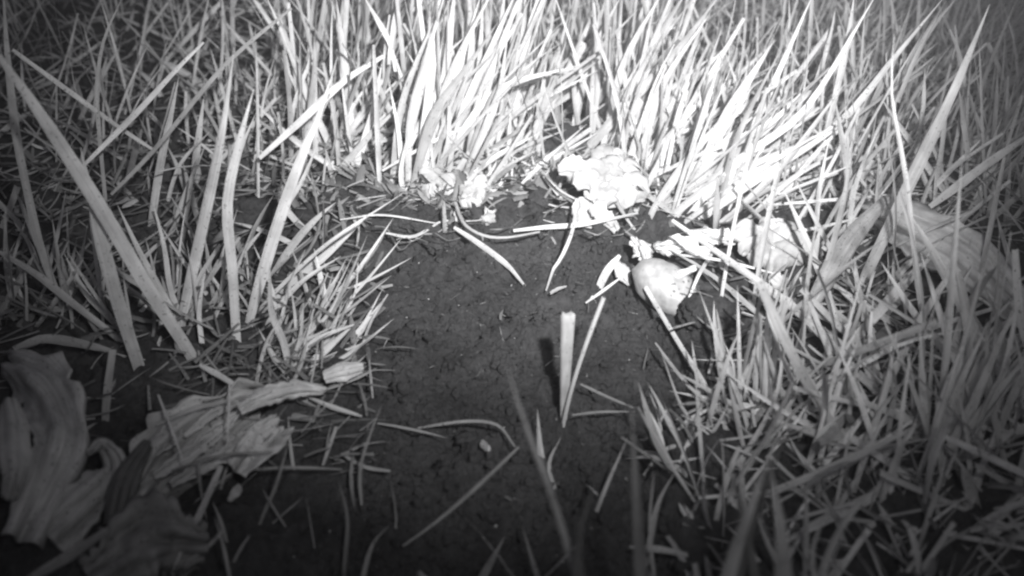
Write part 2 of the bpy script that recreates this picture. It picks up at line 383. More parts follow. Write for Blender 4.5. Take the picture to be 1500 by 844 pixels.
# litter: short straws lying among the stems
def litter(label, x0, x1, r0, r1, n, L, W, marg=0.0, m=M_LITTER, lean=80, thr=0.2, hi=1.0):
    X, Y, px = band(x0, x1, r0, r1, n, marg); k = clump(X, Y, 40, thr); X, Y = X[k], Y[k]; c = len(X)
    field('leaf_litter', X, Y, rng.uniform(0, 2 * np.pi, c), R(lean) + rng.normal(0, 0.16, c), L * rng.uniform(0.3, 1.3, c), W * rng.lognormal(0, 0.35, c),
          rng.normal(0, 0.15, c), m, rng.uniform(0, hi, c), zoff=rng.uniform(0.001, 0.008, c), label=label, cat='litter', flat_roll=1, nseg=6)
litter('short straw litter under the grass behind', -140, 1640, -100, 335, 3800, 0.035, 0.0022)
litter('straw litter among the right foreground grass', 1000, 1640, 330, 860, 650, 0.030, 0.0012)
litter('straw litter among the left tufts', -140, 540, 300, 700, 420, 0.026, 0.0015, 0.0, M_LITTER, 82, 0.35, 0.7)
litter('chopped straws at the far rim of the soil', 440, 830, 225, 335, 420, 0.020, 0.0014, -0.002, M_DRY, 70, 0.3)
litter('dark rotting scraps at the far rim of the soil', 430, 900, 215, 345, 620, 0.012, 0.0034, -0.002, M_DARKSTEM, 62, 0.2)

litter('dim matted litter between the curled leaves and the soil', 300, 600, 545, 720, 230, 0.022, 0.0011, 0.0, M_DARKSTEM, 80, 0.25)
litter('paler straws in the dim mat left of the soil', 330, 600, 545, 730, 60, 0.024, 0.0012, 0.0, M_DRY, 80, 0.2, 0.3)
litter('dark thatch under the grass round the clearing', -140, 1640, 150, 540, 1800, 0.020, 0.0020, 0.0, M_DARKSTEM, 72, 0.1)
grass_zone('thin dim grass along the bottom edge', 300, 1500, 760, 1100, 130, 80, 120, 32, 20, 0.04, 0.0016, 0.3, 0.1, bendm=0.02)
# crumbs and fragments on the bare soil
def crumbs(n, lo, hi, m, name, label, cat, rnd):
    bm = bmesh.new(); bmesh.ops.create_icosphere(bm, subdivisions=2, radius=1)
    v0 = np.array([v.co[:] for v in bm.verts]); f0 = np.array([[v.index for v in f.verts] for f in bm.faces]); bm.free()
    X, Y = [], []
    while len(X) < n:
        px, py = random.uniform(300, 1100), random.uniform(330, 860); x, y = flat(px, py)
        if float(pdist(x, y, PATCH)) < 0.004: X.append(x); Y.append(y)
    X = np.array(X); Y = np.array(Y); s = lo * (hi / lo) ** (rng.random(n) ** 3)
    Z = height(X, Y) + fine(X, Y)
    S = s[:, None, None] * rng.uniform(0.6, 1.2, (n, 1, 3)) * (1 + 0.2 * rng.standard_normal((n, len(v0), 1)))
    V = v0[None] * S + np.stack([X, Y, Z + s * 0.05], 1)[:, None, :]
    F = (f0[None] + (np.arange(n) * len(v0))[:, None, None]).reshape(-1, 3)
    tag(mesh_np(name, V.reshape(-1, 3), F, m, np.zeros((n * len(v0), 2)), np.repeat(rng.uniform(0, rnd, n), len(v0)), smooth=True), label, cat, kind='stuff')
crumbs(6000, 0.0004, 0.0026, M_SOIL, 'soil_crumbs', 'dark soil crumbs scattered over the bare clearing', 'soil', 1)
crumbs(170, 0.00025, 0.0005, M_LITTER, 'pale_grit', 'tiny pale grit on the bare soil', 'grit', 1)
def fragments():
    n = 120; X, Y = [], []
    while len(X) < n:
        px, py = random.uniform(300, 1100), random.uniform(330, 800) if random.random() < .15 else random.uniform(345, 560); x, y = flat(px, py)
        if float(pdist(x, y, PATCH)) < 0: X.append(x); Y.append(y)
    X = np.array(X); Y = np.array(Y)
    field('straw_fragments', X, Y, rng.uniform(0, 6.28, n), np.abs(rng.normal(1.35, 0.2, n)), 0.006 * rng.lognormal(-0.4, 0.6, n), 0.0005 * rng.lognormal(0, 0.4, n),
          rng.normal(0, 0.2, n), M_LITTER, rng.uniform(0, 1, n) ** 2, zoff=fine(X, Y) + 0.0006, label='tiny straw fragments on the bare soil', cat='litter', flat_roll=1, nseg=5)
fragments()

# ------------------------------------------------------------------ tufts: every blade a part
def tuft(label, blades, auto=None, group='grass tufts round the bare soil'):
    """blades: (pixels foot->tip, width px[, options]); auto: (foot px, spread px, count, angle deg from vertical mean/spread in the picture, length px range, width px)"""
    b0 = blades[0][0][0] if blades else auto[0]
    g = G(*b0); e = empty('grass_tuft', g, label, 'grass tuft', group)
    for b in blades:
        opt = b[2] if len(b) > 2 else {}
        blade_obj('blade', b[0], b[1], e, **opt)
    for au in ([auto] if auto and not isinstance(auto, list) else (auto or [])):
        (fx, fy), (sx, sy), n, am, asd, (l0, l1), wpx = au
        for _ in range(n):
            x = fx + random.gauss(0, sx / 2); y = fy + random.gauss(0, sy / 2)
            gx, gy = flat(x, y)
            if float(pdist(gx, gy, PATCH)) < -0.002 or float(pdist(gx, gy, POCKET)) < 0.004 or any(inside(gx, gy, q) for q in CLEARS): continue
            a = R(random.gauss(am, asd)); L = random.uniform(l0, l1); bend = R(random.gauss(3, 7)) * (1 if a > 0 else -1)
            p1 = (x + math.sin(a) * L * .5, y - math.cos(a) * L * .5)
            p2 = (p1[0] + math.sin(a + bend) * L * .5, p1[1] - math.cos(a + bend) * L * .5)
            D0 = rowD(y)
            blade_obj('blade', [(x, y), p1, p2], wpx * random.uniform(0.6, 1.35), e, m=M_DRY if random.random() < .15 else M_GRASS,
                      rnd=random.uniform(0.1, 1), r1=y + random.gauss(-6, 26), roll=random.uniform(-1, 1), n=10, kind='broken' if random.random() < .3 else 'blade')
    return e
D = dict
tuft('near left tuft with the broadest blade arching up off the left edge', [
    ([(287, 532), (215, 420), (150, 310), (62, 172), (0, 86), (-70, 0)], 27, D(roll=0.1, rnd=.5, fold=.12, r1=560)),
    ([(204, 540), (175, 450), (150, 360), (135, 295), (118, 215)], 25, D(roll=.2, rnd=.25, fold=.12)),
    ([(265, 478), (238, 430), (205, 370), (170, 296)], 11, D(rnd=.5)),
    ([(95, 458), (62, 372), (40, 280), (22, 185), (10, 70), (4, -30)], 14, D(rnd=.1)),
    ([(95, 440), (86, 390), (76, 318)], 10, D(rnd=.25)),
    ([(185, 508), (100, 440), (50, 400), (0, 370), (-40, 350)], 11, D(rnd=.2, r1=470)),
    ([(100, 440), (115, 395), (128, 330)], 7), ([(20, 450), (10, 380), (8, 300)], 11, D(rnd=0)),
    ([(150, 395), (190, 420), (160, 300)], 6, D(rnd=.2)), ([(60, 410), (45, 360), (20, 325)], 10, D(rnd=.1)),
    ([(170, 445), (110, 395), (95, 390)], 7, D(rnd=.4)), ([(237, 460), (225, 420), (195, 385)], 8, D(rnd=.4)),
    ([(195, 525), (190, 470), (180, 400)], 8, D(rnd=.1)),
], ((150, 470), (150, 40), 14, 0, 35, (50, 140), 8))
tuft('left tuft of bright broad upright blades beside the soil', [
    ([(264, 478), (287, 372), (308, 275), (325, 190), (344, 66)], 20, D(rnd=.75, roll=.2)),
    ([(347, 505), (341, 400), (333, 300), (350, 210), (372, 130)], 19, D(rnd=.95, roll=-.1)),
    ([(364, 475), (398, 355), (440, 232), (466, 170), (484, 116)], 21, D(rnd=.9, roll=.15)),
    ([(222, 330), (235, 240), (250, 170), (262, 112)], 14, D(rnd=.4)),
    ([(283, 275), (290, 210), (299, 140)], 11, D(rnd=.6)),
    ([(378, 300), (377, 180), (374, 40)], 6, D(rnd=.7)),
    ([(268, 472), (250, 425), (240, 360), (222, 290)], 10, D(rnd=.5)),
    ([(310, 440), (268, 380), (235, 330)], 9, D(rnd=.6)),
    ([(300, 430), (325, 375), (348, 305)], 7, D(rnd=.6)),
    ([(296, 502), (292, 455), (300, 400)], 9, D(rnd=.9)),
    ([(312, 470), (335, 420), (372, 330)], 8, D(rnd=.6)),
    ([(346, 470), (320, 420), (300, 390)], 8), ([(330, 320), (350, 230), (375, 165)], 9, D(rnd=.6)),
    ([(245, 300), (265, 240), (310, 190)], 7, D(rnd=.4)), ([(255, 330), (275, 275), (300, 215)], 8, D(rnd=.6)),
], ((300, 460), (110, 50), 16, 12, 25, (60, 160), 7))
tuft('low bright tuft fanning over the left rim of the soil', [
    ([(412, 426), (472, 378), (542, 312)], 15, D(rnd=.8, roll=0)), ([(375, 460), (470, 365), (592, 282)], 7, D(rnd=.7)),
    ([(478, 455), (470, 410), (460, 364)], 11, D(rnd=.9)), ([(472, 450), (518, 404), (576, 320)], 7, D(rnd=.9)),
    ([(500, 455), (548, 398), (590, 347)], 5, D(rnd=.8)), ([(470, 442), (545, 408), (604, 377)], 5, D(rnd=.7)),
    ([(520, 498), (545, 465), (568, 432)], 11, D(rnd=1)), ([(516, 498), (535, 470), (561, 422)], 5, D(rnd=1)),
    ([(458, 553), (520, 512), (577, 467)], 6, D(rnd=.9)), ([(450, 540), (485, 505), (520, 474)], 14, D(rnd=1, roll=0)),
    ([(455, 488), (490, 430), (520, 368)], 5), ([(426, 548), (416, 500), (398, 455), (395, 382)], 12, D(rnd=.3)),
    ([(425, 540), (440, 500), (445, 440)], 9, D(rnd=.4)), ([(430, 545), (460, 500), (535, 470)], 9, D(rnd=.9)),
    ([(440, 548), (480, 525), (540, 500)], 8, D(rnd=.9)), ([(420, 550), (400, 520), (378, 480)], 8, D(rnd=.4)),
    ([(478, 480), (500, 430), (538, 345)], 6), ([(465, 500), (470, 450), (500, 400)], 5), ([(440, 500), (480, 460), (510, 400)], 7),
    ([(375, 560), (390, 500), (420, 455)], 8, D(rnd=.6)), ([(455, 450), (440, 400), (425, 360)], 7), ([(500, 470), (520, 430), (525, 380)], 4),
    ([(435, 505), (432, 460), (425, 415)], 6, D(rnd=.5)), ([(395, 470), (440, 415), (500, 375)], 9, D(rnd=.7)),
], [((450, 520), (70, 50), 34, 42, 22, (40, 120), 6), ((415, 470), (60, 60), 16, 30, 30, (40, 120), 6)])
tuft('crossed pale blades standing behind the soil on the left', [
    ([(492, 232), (455, 150), (417, 55), (390, -5)], 12, D(rnd=.7)),
    ([(516, 218), (506, 110), (492, -5)], 16, D(rnd=.75, roll=.1)), ([(400, 330), (440, 270), (470, 200)], 8),
    ([(580, 105), (570, 60), (533, -5)], 9, D(r0=235, rnd=.8)), ([(570, 95), (578, 40), (585, -10)], 10, D(r0=235, rnd=.6)),
    ([(430, 170), (424, 110), (415, 60)], 5), ([(480, 115), (460, 85), (445, 40)], 5), ([(505, 210), (490, 130), (440, 78)], 6),
    ([(520, 250), (545, 170), (560, 90)], 13, D(rnd=.9)), ([(490, 262), (540, 200), (592, 150)], 12, D(rnd=.3)),
    ([(372, 250), (385, 150), (403, 80)], 6), ([(447, 130), (490, 60), (505, 0)], 5), ([(455, 230), (470, 170), (495, 80)], 6),
], ((480, 240), (90, 24), 22, 12, 24, (90, 240), 8))
tuft('tallest white upright tuft at the top centre behind the small flower', [
    ([(602, 292), (622, 205), (642, 155), (690, 90), (729, 33)], 15, D(rnd=0, roll=0)),
    ([(598, 285), (600, 180), (625, 80), (655, -20)], 14), ([(610, 270), (628, 150), (645, -30)], 17, D(roll=0)),
    ([(625, 260), (650, 130), (668, -30)], 15, D(roll=.2)), ([(590, 280), (585, 200), (570, 120)], 9), ([(612, 275), (655, 120), (735, -40)], 12),
    ([(640, 250), (690, 140), (760, -20)], 13), ([(650, 250), (660, 150), (705, -10)], 12), ([(655, 240), (690, 90), (685, -30)], 14),
    ([(575, 270), (590, 150), (640, 20)], 12), ([(670, 240), (720, 120), (742, -30)], 14), ([(600, 300), (588, 260), (596, 200)], 8),
    ([(690, 230), (715, 100), (708, -40)], 11), ([(720, 215), (765, 60), (770, -30)], 13),
], [((630, 262), (70, 30), 48, 13, 17, (110, 330), 8), ((720, 220), (60, 26), 34, 12, 22, (100, 280), 7.5)])
tuft('slanting white blades pressed over the soil between the flowers', [
    ([(665, 285), (720, 235), (790, 195)], 9), ([(690, 262), (740, 230), (800, 205)], 8), ([(660, 270), (700, 210), (760, 150)], 10),
    ([(740, 262), (745, 220), (748, 160)], 9), ([(785, 245), (790, 180), (800, 90)], 14, D(roll=0)), ([(762, 250), (785, 190), (830, 60)], 12),
    ([(655, 262), (740, 225), (830, 190)], 9), ([(690, 250), (740, 180), (800, 130)], 10), ([(700, 300), (735, 268), (750, 240)], 6),
    ([(725, 300), (748, 275), (756, 262)], 6), ([(640, 262), (720, 140), (850, 95)], 13), ([(690, 150), (760, 122), (850, 98)], 14, D(r0=260, r1=240)),
    ([(735, 280), (738, 250), (745, 215)], 6), ([(672, 292), (690, 262), (725, 230)], 7), ([(662, 285), (660, 235), (672, 190)], 10),
    ([(652, 280), (645, 230), (640, 190)], 7), ([(712, 262), (760, 215), (800, 160)], 7),
], [((720, 262), (110, 36), 34, 40, 26, (50, 170), 7), ((780, 215), (50, 20), 18, 12, 20, (120, 260), 11)])
tuft('white tuft leaning right above the large ruffled flower', [
    ([(838, 246), (905, 168), (985, 82), (1055, -8)], 17, D(rnd=.15, roll=0, r1=230)),
    ([(840, 200), (865, 90), (912, -10)], 15), ([(870, 170), (892, 100), (905, -20)], 9), ([(855, 190), (900, 110), (1000, 0)], 14),
    ([(978, 245), (1020, 160), (1075, 72)], 22, D(roll=0, r1=200)), ([(880, 230), (930, 140), (960, 0)], 12), ([(900, 210), (905, 120), (945, 20)], 10),
    ([(820, 190), (810, 90), (785, -10)], 14), ([(910, 235), (915, 150), (962, 60)], 14), ([(868, 205), (960, 60), (1010, -20)], 15),
    ([(940, 250), (970, 130), (1040, 20)], 12), ([(850, 205), (840, 120), (855, 20)], 10),
], [((880, 215), (80, 34), 44, 26, 22, (90, 280), 8.5), ((960, 250), (60, 36), 42, 33, 20, (90, 260), 8.5)])
tuft('broad glaring tuft swept right, rooted left of the fallen white flower', [
    ([(1012, 300), (1060, 180), (1135, 58)], 22, D(roll=0)), ([(960, 292), (1050, 225), (1130, 180), (1190, 120)], 15, D(rnd=.9)),
    ([(1040, 270), (1105, 180), (1192, -10)], 13), ([(1005, 320), (1090, 230), (1180, 160), (1285, -10)], 13, D(rnd=.9)),
    ([(980, 320), (1060, 260), (1200, 200)], 14), ([(1010, 335), (1110, 262), (1230, 180), (1310, 85), (1384, -5)], 14, D(rnd=.75, r1=300)),
    ([(1050, 320), (1080, 200), (1150, 60)], 12), ([(955, 310), (1010, 230), (1110, 120)], 13), ([(1060, 330), (1150, 240), (1240, 120)], 13),
    ([(1000, 290), (1080, 260), (1160, 240)], 9), ([(1205, 215), (1222, 150), (1242, 60), (1252, -10)], 11, D(r0=300)),
], [((1010, 300), (80, 40), 50, 46, 18, (90, 270), 8.5), ((1080, 300), (70, 40), 38, 44, 20, (80, 230), 7.5)])
tuft('grey tuft at the upper right with one stout leaning spear', [
    ([(1262, 418), (1330, 275), (1390, 150), (1420, 80), (1450, 6)], 21, D(rnd=.3, roll=.1)),
    ([(1244, 340), (1242, 270), (1228, 180), (1222, 140)], 19, D(rnd=.7)), ([(1296, 272), (1270, 245), (1243, 214)], 5),
    ([(1315, 150), (1340, 90), (1375, 20)], 9, D(r0=320, rnd=.2)), ([(1445, 320), (1440, 200), (1434, 60)], 5, D(rnd=.2)),
    ([(1420, 235), (1412, 170), (1405, 130)], 11, D(r0=330, rnd=.1)), ([(1345, 210), (1352, 160), (1355, 100)], 7, D(r0=330, rnd=.3)),
    ([(1200, 290), (1230, 270), (1330, 220)], 7), ([(1195, 345), (1200, 280), (1215, 200)], 8), ([(1270, 300), (1290, 260), (1280, 200)], 6),
], [((1270, 300), (150, 60), 34, 26, 26, (70, 200), 7), ((1420, 300), (110, 60), 26, 20, 30, (60, 190), 8)])
tuft('tuft of thin upright blades rising between pebble and fallen flower', [
    ([(1084, 605), (1082, 500), (1080, 418)], 8, D(rnd=.6)), ([(1104, 598), (1108, 500), (1112, 425)], 10, D(rnd=.6)),
    ([(1118, 605), (1122, 500), (1128, 395)], 11, D(rnd=.7)), ([(1095, 620), (1060, 520), (1022, 420)], 9, D(rnd=.4)),
    ([(1060, 560), (1048, 480), (1046, 440)], 12, D(rnd=.2)), ([(1140, 610), (1130, 560), (1120, 500)], 8), ([(1150, 610), (1165, 540), (1145, 500)], 7),
    ([(1082, 600), (1075, 540), (1060, 500)], 7), ([(1110, 640), (1140, 570), (1150, 470)], 7), ([(1100, 560), (1140, 460), (1155, 400)], 6),
    ([(1215, 435), (1225, 395), (1243, 330)], 9, D(rnd=1)),
], ((1110, 590), (70, 40), 22, 5, 18, (60, 170), 7))
tuft('right foreground tuft fanning from one dark foot', [
    ([(1378, 690), (1430, 660), (1510, 618)], 20, D(rnd=.3, roll=.1)), ([(1375, 685), (1430, 580), (1490, 440)], 14, D(rnd=.3)),
    ([(1368, 680), (1400, 580), (1445, 478)], 12, D(rnd=.35)), ([(1382, 678), (1440, 600), (1510, 515)], 15, D(rnd=.3)),
    ([(1362, 672), (1352, 580), (1348, 480)], 13, D(rnd=.25)), ([(1372, 650), (1385, 520), (1396, 380), (1410, 225)], 14, D(rnd=.35, roll=.4)),
    ([(1424, 600), (1418, 500), (1398, 380)], 12, D(rnd=.3)), ([(1430, 615), (1465, 560), (1510, 500)], 11), ([(1462, 625), (1490, 580), (1512, 560)], 8),
    ([(1360, 505), (1345, 430), (1328, 270), (1306, 140), (1310, 50)], 10, D(rnd=.8, roll=.2)), ([(1380, 700), (1375, 620), (1370, 560)], 10, D(rnd=.2)),
    ([(1286, 530), (1268, 460), (1247, 388)], 10, D(rnd=0)), ([(1390, 640), (1420, 560), (1455, 480)], 9), ([(1400, 690), (1450, 690), (1510, 650)], 10, D(rnd=.2)),
], [((1385, 670), (80, 50), 22, 22, 30, (90, 260), 11), ((1440, 560), (90, 80), 20, 20, 34, (80, 230), 11)])
tuft('tangled dim tuft at the right of the soil, low blades crossing', [
    ([(1175, 625), (1198, 562), (1265, 532), (1330, 500), (1425, 480)], 8, D(rnd=.6)), ([(1130, 640), (1180, 560), (1240, 500)], 8),
    ([(1210, 640), (1190, 560), (1150, 520)], 8), ([(1240, 640), (1250, 560), (1270, 490)], 7), ([(1260, 660), (1290, 600), (1340, 540)], 9),
    ([(1300, 640), (1310, 560), (1300, 500)], 9), ([(1215, 660), (1212, 600), (1215, 565)], 8), ([(1280, 680), (1330, 640), (1350, 590)], 9),
    ([(1180, 720), (1230, 690), (1290, 650)], 11, D(rnd=.3)), ([(1180, 700), (1200, 640), (1240, 600)], 9), ([(1290, 560), (1275, 500), (1280, 430)], 9),
], [((1220, 620), (150, 90), 32, 10, 46, (70, 220), 9), ((1270, 480), (120, 80), 26, 10, 46, (70, 200), 9)])
tuft('blurred dark tuft close to the lens at the bottom right', [  # blades toned dark, standing in for their place outside the lamp cone
    ([(1010, 1130), (1052, 900), (1092, 760), (1138, 640)], 30, D(rnd=0, roll=0, m=M_DRY, r1=1000)), ([(1170, 1130), (1150, 900), (1146, 790), (1128, 680)], 36, D(rnd=0, roll=.2, m=M_DRY, r1=1050)),
    ([(1060, 1130), (1080, 880), (1120, 720), (1168, 600)], 22, D(rnd=0, m=M_DARKSTEM, r1=960)), ([(1130, 1100), (1112, 900), (1098, 800), (1060, 650)], 18, D(rnd=0, m=M_DARKSTEM, r1=1000)),
    ([(1180, 960), (1200, 850), (1240, 760), (1300, 700)], 14, D(rnd=0)), ([(1215, 1000), (1200, 880), (1192, 800), (1230, 720)], 12, D(rnd=0)),
])
tuft('blurred stems close to the lens at the bottom centre', [  # missing lamp light is put into these stems' dark tones
    ([(900, 1130), (858, 900), (825, 780), (800, 700), (765, 610), (742, 532)], 13, D(rnd=0, m=M_DRY, r1=1000, roll=.1)), ([(870, 1130), (858, 920), (845, 800), (862, 720)], 24, D(rnd=0, m=M_DARKSTEM, r1=1080)),
    ([(795, 692), (790, 650), (787, 598)], 12, D(rnd=.1)), ([(815, 720), (805, 680), (822, 640)], 8, D(rnd=0)), ([(950, 1130), (942, 880), (935, 760), (925, 590)], 26, D(rnd=.3, m=M_DARKSTEM, r1=1000)),
    ([(930, 790), (890, 740), (860, 710)], 9, D(rnd=0)), ([(860, 790), (885, 720), (920, 640)], 7, D(rnd=0)), ([(950, 820), (965, 740), (990, 690)], 14, D(rnd=0)),
    ([(830, 1130), (850, 900), (850, 780), (880, 690)], 12, D(rnd=0, m=M_DARKSTEM, r1=1000)), ([(965, 900), (952, 780), (958, 690)], 7, D(rnd=0)), ([(805, 900), (780, 820), (765, 770)], 8, D(rnd=0, m=M_DRY)),
])
tuft('small tuft of bent dull blades right of the cut stalk', [
    ([(985, 690), (960, 640), (935, 560)], 14, D(rnd=.05, m=M_DRY)), ([(1000, 660), (980, 620), (960, 580), (948, 560)], 8), ([(990, 640), (1010, 615), (1055, 590)], 9),
    ([(1000, 670), (1015, 640), (1050, 620)], 8), ([(1000, 690), (960, 670), (915, 672)], 8, D(rnd=.1)), ([(1020, 660), (1045, 690), (1040, 650)], 7),
    ([(1040, 640), (1000, 600), (965, 505)], 6, D(rnd=.3)), ([(1060, 560), (1020, 600), (1000, 640)], 6),
], ((1010, 650), (60, 50), 20, 0, 50, (40, 100), 6))
tuft('thin dim stems in the dark at the bottom left of the soil', [  # dark materials here imitate the weak light at the bottom
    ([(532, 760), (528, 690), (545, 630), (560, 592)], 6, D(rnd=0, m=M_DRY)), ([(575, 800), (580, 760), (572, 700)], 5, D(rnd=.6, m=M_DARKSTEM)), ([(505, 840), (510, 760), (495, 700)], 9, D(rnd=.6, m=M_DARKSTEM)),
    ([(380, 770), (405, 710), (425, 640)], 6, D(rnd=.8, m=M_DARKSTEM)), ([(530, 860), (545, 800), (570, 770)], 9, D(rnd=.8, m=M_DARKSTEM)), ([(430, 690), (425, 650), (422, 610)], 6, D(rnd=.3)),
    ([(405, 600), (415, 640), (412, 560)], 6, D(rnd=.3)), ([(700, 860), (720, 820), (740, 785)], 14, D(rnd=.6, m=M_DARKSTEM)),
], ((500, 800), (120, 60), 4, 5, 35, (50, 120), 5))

# ------------------------------------------------------------------ single straws and stems, each a thing
G_ST = 'loose straws on and over the soil'
def straw(label, px, w, name='straw', cat='straw', group=G_ST, **k):
    k.setdefault('kind', 'straw'); k.setdefault('m', M_DRY)
    return tag(blade_obj(name, px, w, None, **k), label, cat, group)
straw('pale straw crossing the upper left from near the left edge down to the right', [(18, 73), (110, 140), (180, 190), (232, 224)], 10, r0=400, r1=330, rnd=.7, roll=0)
straw('pale straight straw rising to the right across the upper left', [(122, 243), (200, 165), (255, 105), (298, 62)], 11, r0=420, r1=330, rnd=.85, roll=0)
straw('longest thin darker straw slanting up right through the upper left tufts', [(163, 285), (230, 215), (330, 95), (427, 12)], 9, r0=430, r1=300, rnd=0, roll=0)  # lowest tone: the shadow on this straw is put into its colour
straw('thin grey stem bending over at the top left', [(155, 300), (146, 200), (142, 130), (152, 60), (180, -5)], 9, r0=380, r1=330, rnd=.1, roll=0, kind='blade')
straw('broad bright fallen blade crossing behind the left tuft', [(380, 232), (440, 178), (505, 118), (562, 82)], 15, r0=330, r1=260, rnd=1, roll=0, m=M_GRASS)
straw('stiff straw leaning out over the right edge above the ribbed leaf', [(1362, 303), (1400, 275), (1450, 238), (1512, 196)], 17, r0=390, r1=350, rnd=.8, roll=0)
straw('long broad stem running from the white flowers down into the right foreground', [(1392, 728), (1330, 640), (1262, 553), (1180, 466), (1100, 405), (984, 323)], 17, r0=700, r1=470, rnd=.55, roll=0)
straw('light flat straw slanting down right over the soil below the small flower', [(665, 333), (700, 356), (742, 388), (767, 417)], 11, lay=[.009, .006, .003, .001], rnd=1, roll=0, m=M_GRASS)
straw('upright dull stem dropping from under the small flower', [(650, 296), (651, 340), (645, 390)], 9, r0=368, r1=352, rnd=.3, roll=0)
straw('curved stem looping along the far edge of the soil', [(667, 300), (680, 328), (708, 345), (742, 348), (790, 340)], 8, lay=[.014, .012, .010, .009, .007], rnd=.5, tubular=True)
straw('flat pale leaf strip below the large ruffled flower', [(752, 338), (800, 333), (845, 330), (890, 322), (935, 312)], 9, lay=[.004, .006, .008, .011, .013], rnd=1, roll=0, m=M_GRASS)
straw('thin straw bent at a knot, its pale lower end on the soil', [(845, 296), (838, 340), (822, 378), (812, 392), (800, 426)], 7, lay=[.022, .016, .007, .004, .002], rnd=.8, roll=0)
straw('pale strip lying up to the left flower from the left', [(565, 340), (605, 328), (645, 321), (672, 306)], 6, lay=.007, rnd=1, roll=0, m=M_GRASS)
straw('thin horizontal straw over the rim left of the small flower', [(498, 322), (560, 315), (640, 316)], 4, lay=.008, rnd=.9, roll=0)
straw('broad torn strip of leaf lying left of the pebble', [(908, 374), (888, 400), (870, 440)], 15, lay=[.012, .007, .002], rnd=.8, roll=0, kind='cut')
straw('short straw crossing the torn strip left of the pebble', [(858, 444), (885, 425), (912, 405)], 6, lay=[.002, .006, .010], rnd=.9, roll=0)
straw('slender stem leaning up right beside the cut stalk', [(822, 640), (836, 575), (858, 505), (884, 436)], 8, rnd=.45, roll=0, kind='cut')
straw('bright straw leaning across the pebble down to the right', [(1060, 618), (1030, 560), (990, 495), (945, 420)], 9, rnd=.8, roll=0, kind='cut', r1=470)
straw('thin straw low over the soil below the pebble', [(1035, 590), (1000, 555), (960, 502)], 7, rnd=.3, lay=[.004, .008, .010])
straw('faint straw slanting away right of the cut stalk', [(850, 563), (890, 582), (928, 598)], 6, m=M_DARKSTEM, rnd=1, lay=.006)  # from here to the dull straw, dark tones stand for leaving the beam
straw('level grey straw below right of the cut stalk', [(838, 608), (880, 603), (930, 603)], 5, m=M_DARKSTEM, rnd=1, lay=.006)
straw('arched thin straw on the dark soil at the lower centre', [(612, 627), (680, 617), (728, 622), (755, 655)], 6, m=M_DARKSTEM, rnd=1, lay=[.002, .005, .006, .003])
straw('long dim straw slanting down left at the bottom centre', [(760, 655), (700, 712), (640, 760), (590, 800)], 8, m=M_DARKSTEM, rnd=.7, lay=.007)
straw('level dim straw left of the lower soil, nearer the curled leaf', [(375, 688), (430, 686), (500, 682)], 8, m=M_DRY, rnd=.1, lay=.006)
straw('dull straw continuing right of the level one on the dark soil', [(500, 664), (535, 686), (572, 690)], 7, m=M_DRY, rnd=0, lay=.004)
straw('short bright straw lying right of the curled leaf', [(452, 582), (485, 596), (530, 610)], 9, rnd=.6, lay=.006)
straw('straw leaning out of the left tuft foot towards the curled leaf', [(292, 534), (318, 548), (348, 566)], 11, rnd=.9, lay=.01)
straw('dark round stick end poking up at the foot of the left tuft', [(286, 530), (318, 503), (350, 474)], 11, name='stick', cat='stick', m=M_DARKSTEM, rnd=.6, lay=[.003, .010, .018], tubular=True)
straw('dry split straw standing short in the dark left of the curled leaf', [(155, 618), (158, 570), (166, 512)], 15, rnd=.3, roll=0, kind='cut')
straw('pointed flat straw aiming down at the lower left', [(324, 682), (292, 755), (252, 838)], 15, rnd=.5, roll=0, lay=[.010, .006, .003], kind='blade')
straw('small dull straw beside the pointed flat one at the bottom left', [(330, 775), (305, 800), (275, 822)], 8, m=M_DARKSTEM, rnd=1, lay=.004)
straw('broad dry strip lying level at the left edge', [(20, 512), (60, 497), (100, 500), (160, 513)], 18, rnd=.35, lay=.007, roll=0)
straw('dark bent twig in the shade at the left', [(45, 428), (70, 452), (100, 470), (125, 486)], 7, name='twig', cat='twig', m=M_DARKSTEM, rnd=.6, lay=.008, tubular=True)
straw('light chip of straw lying below the bent knotted straw', [(806, 430), (818, 424), (830, 420)], 8, rnd=.6, lay=.003)
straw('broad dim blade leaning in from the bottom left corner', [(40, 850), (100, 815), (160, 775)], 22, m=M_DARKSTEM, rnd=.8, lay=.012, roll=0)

for q, (pp, ww, lab) in enumerate([([(1130, 300), (1230, 292), (1345, 283)], 7, 'level straw low in the grass right of the swept tuft'), ([(1120, 345), (1190, 335), (1262, 318)], 6, 'thin straw lying above the fallen flower towards the right'),
        ([(1140, 285), (1200, 262), (1240, 245)], 6, 'short straw tilted up right above the fallen flower'), ([(560, 250), (640, 205), (735, 165)], 7, 'long thin straw leaning right behind the small flower'),
        ([(985, 372), (1060, 382), (1140, 402)], 6, 'thin straw crossing low between pebble and fallen flower'), ([(1043, 372), (1025, 400), (1008, 425)], 8, 'short straw propped on the right of the pebble')]):
    straw(lab, pp, ww, lay=[.010, .022, .030] if q in (2, 3) else [.010, .014, .012], rnd=.9, m=M_GRASS, roll=0)
for q in range(22):
    x = random.uniform(470, 900); y = random.uniform(300, 352); a = random.uniform(-.5, .5); L = random.uniform(18, 60)
    pp = [(x + L * t, y + math.sin(a) * L * t + random.uniform(-6, 6)) for t in (0, .33, .66, 1)]
    straw('thin dark root tangled in the far rim of the soil', pp, random.uniform(2, 4), name='root', cat='root', m=M_DARKSTEM if q % 3 else M_DRY, rnd=random.random(), lay=[random.uniform(.002, .010) for _ in pp], tubular=True, group='thin roots in the far rim of the soil')
straw('thin straw lying across the tattered leaf near its middle', [(232, 578), (252, 628), (272, 684)], 6, rnd=.8, lay=[.016, .020, .016])
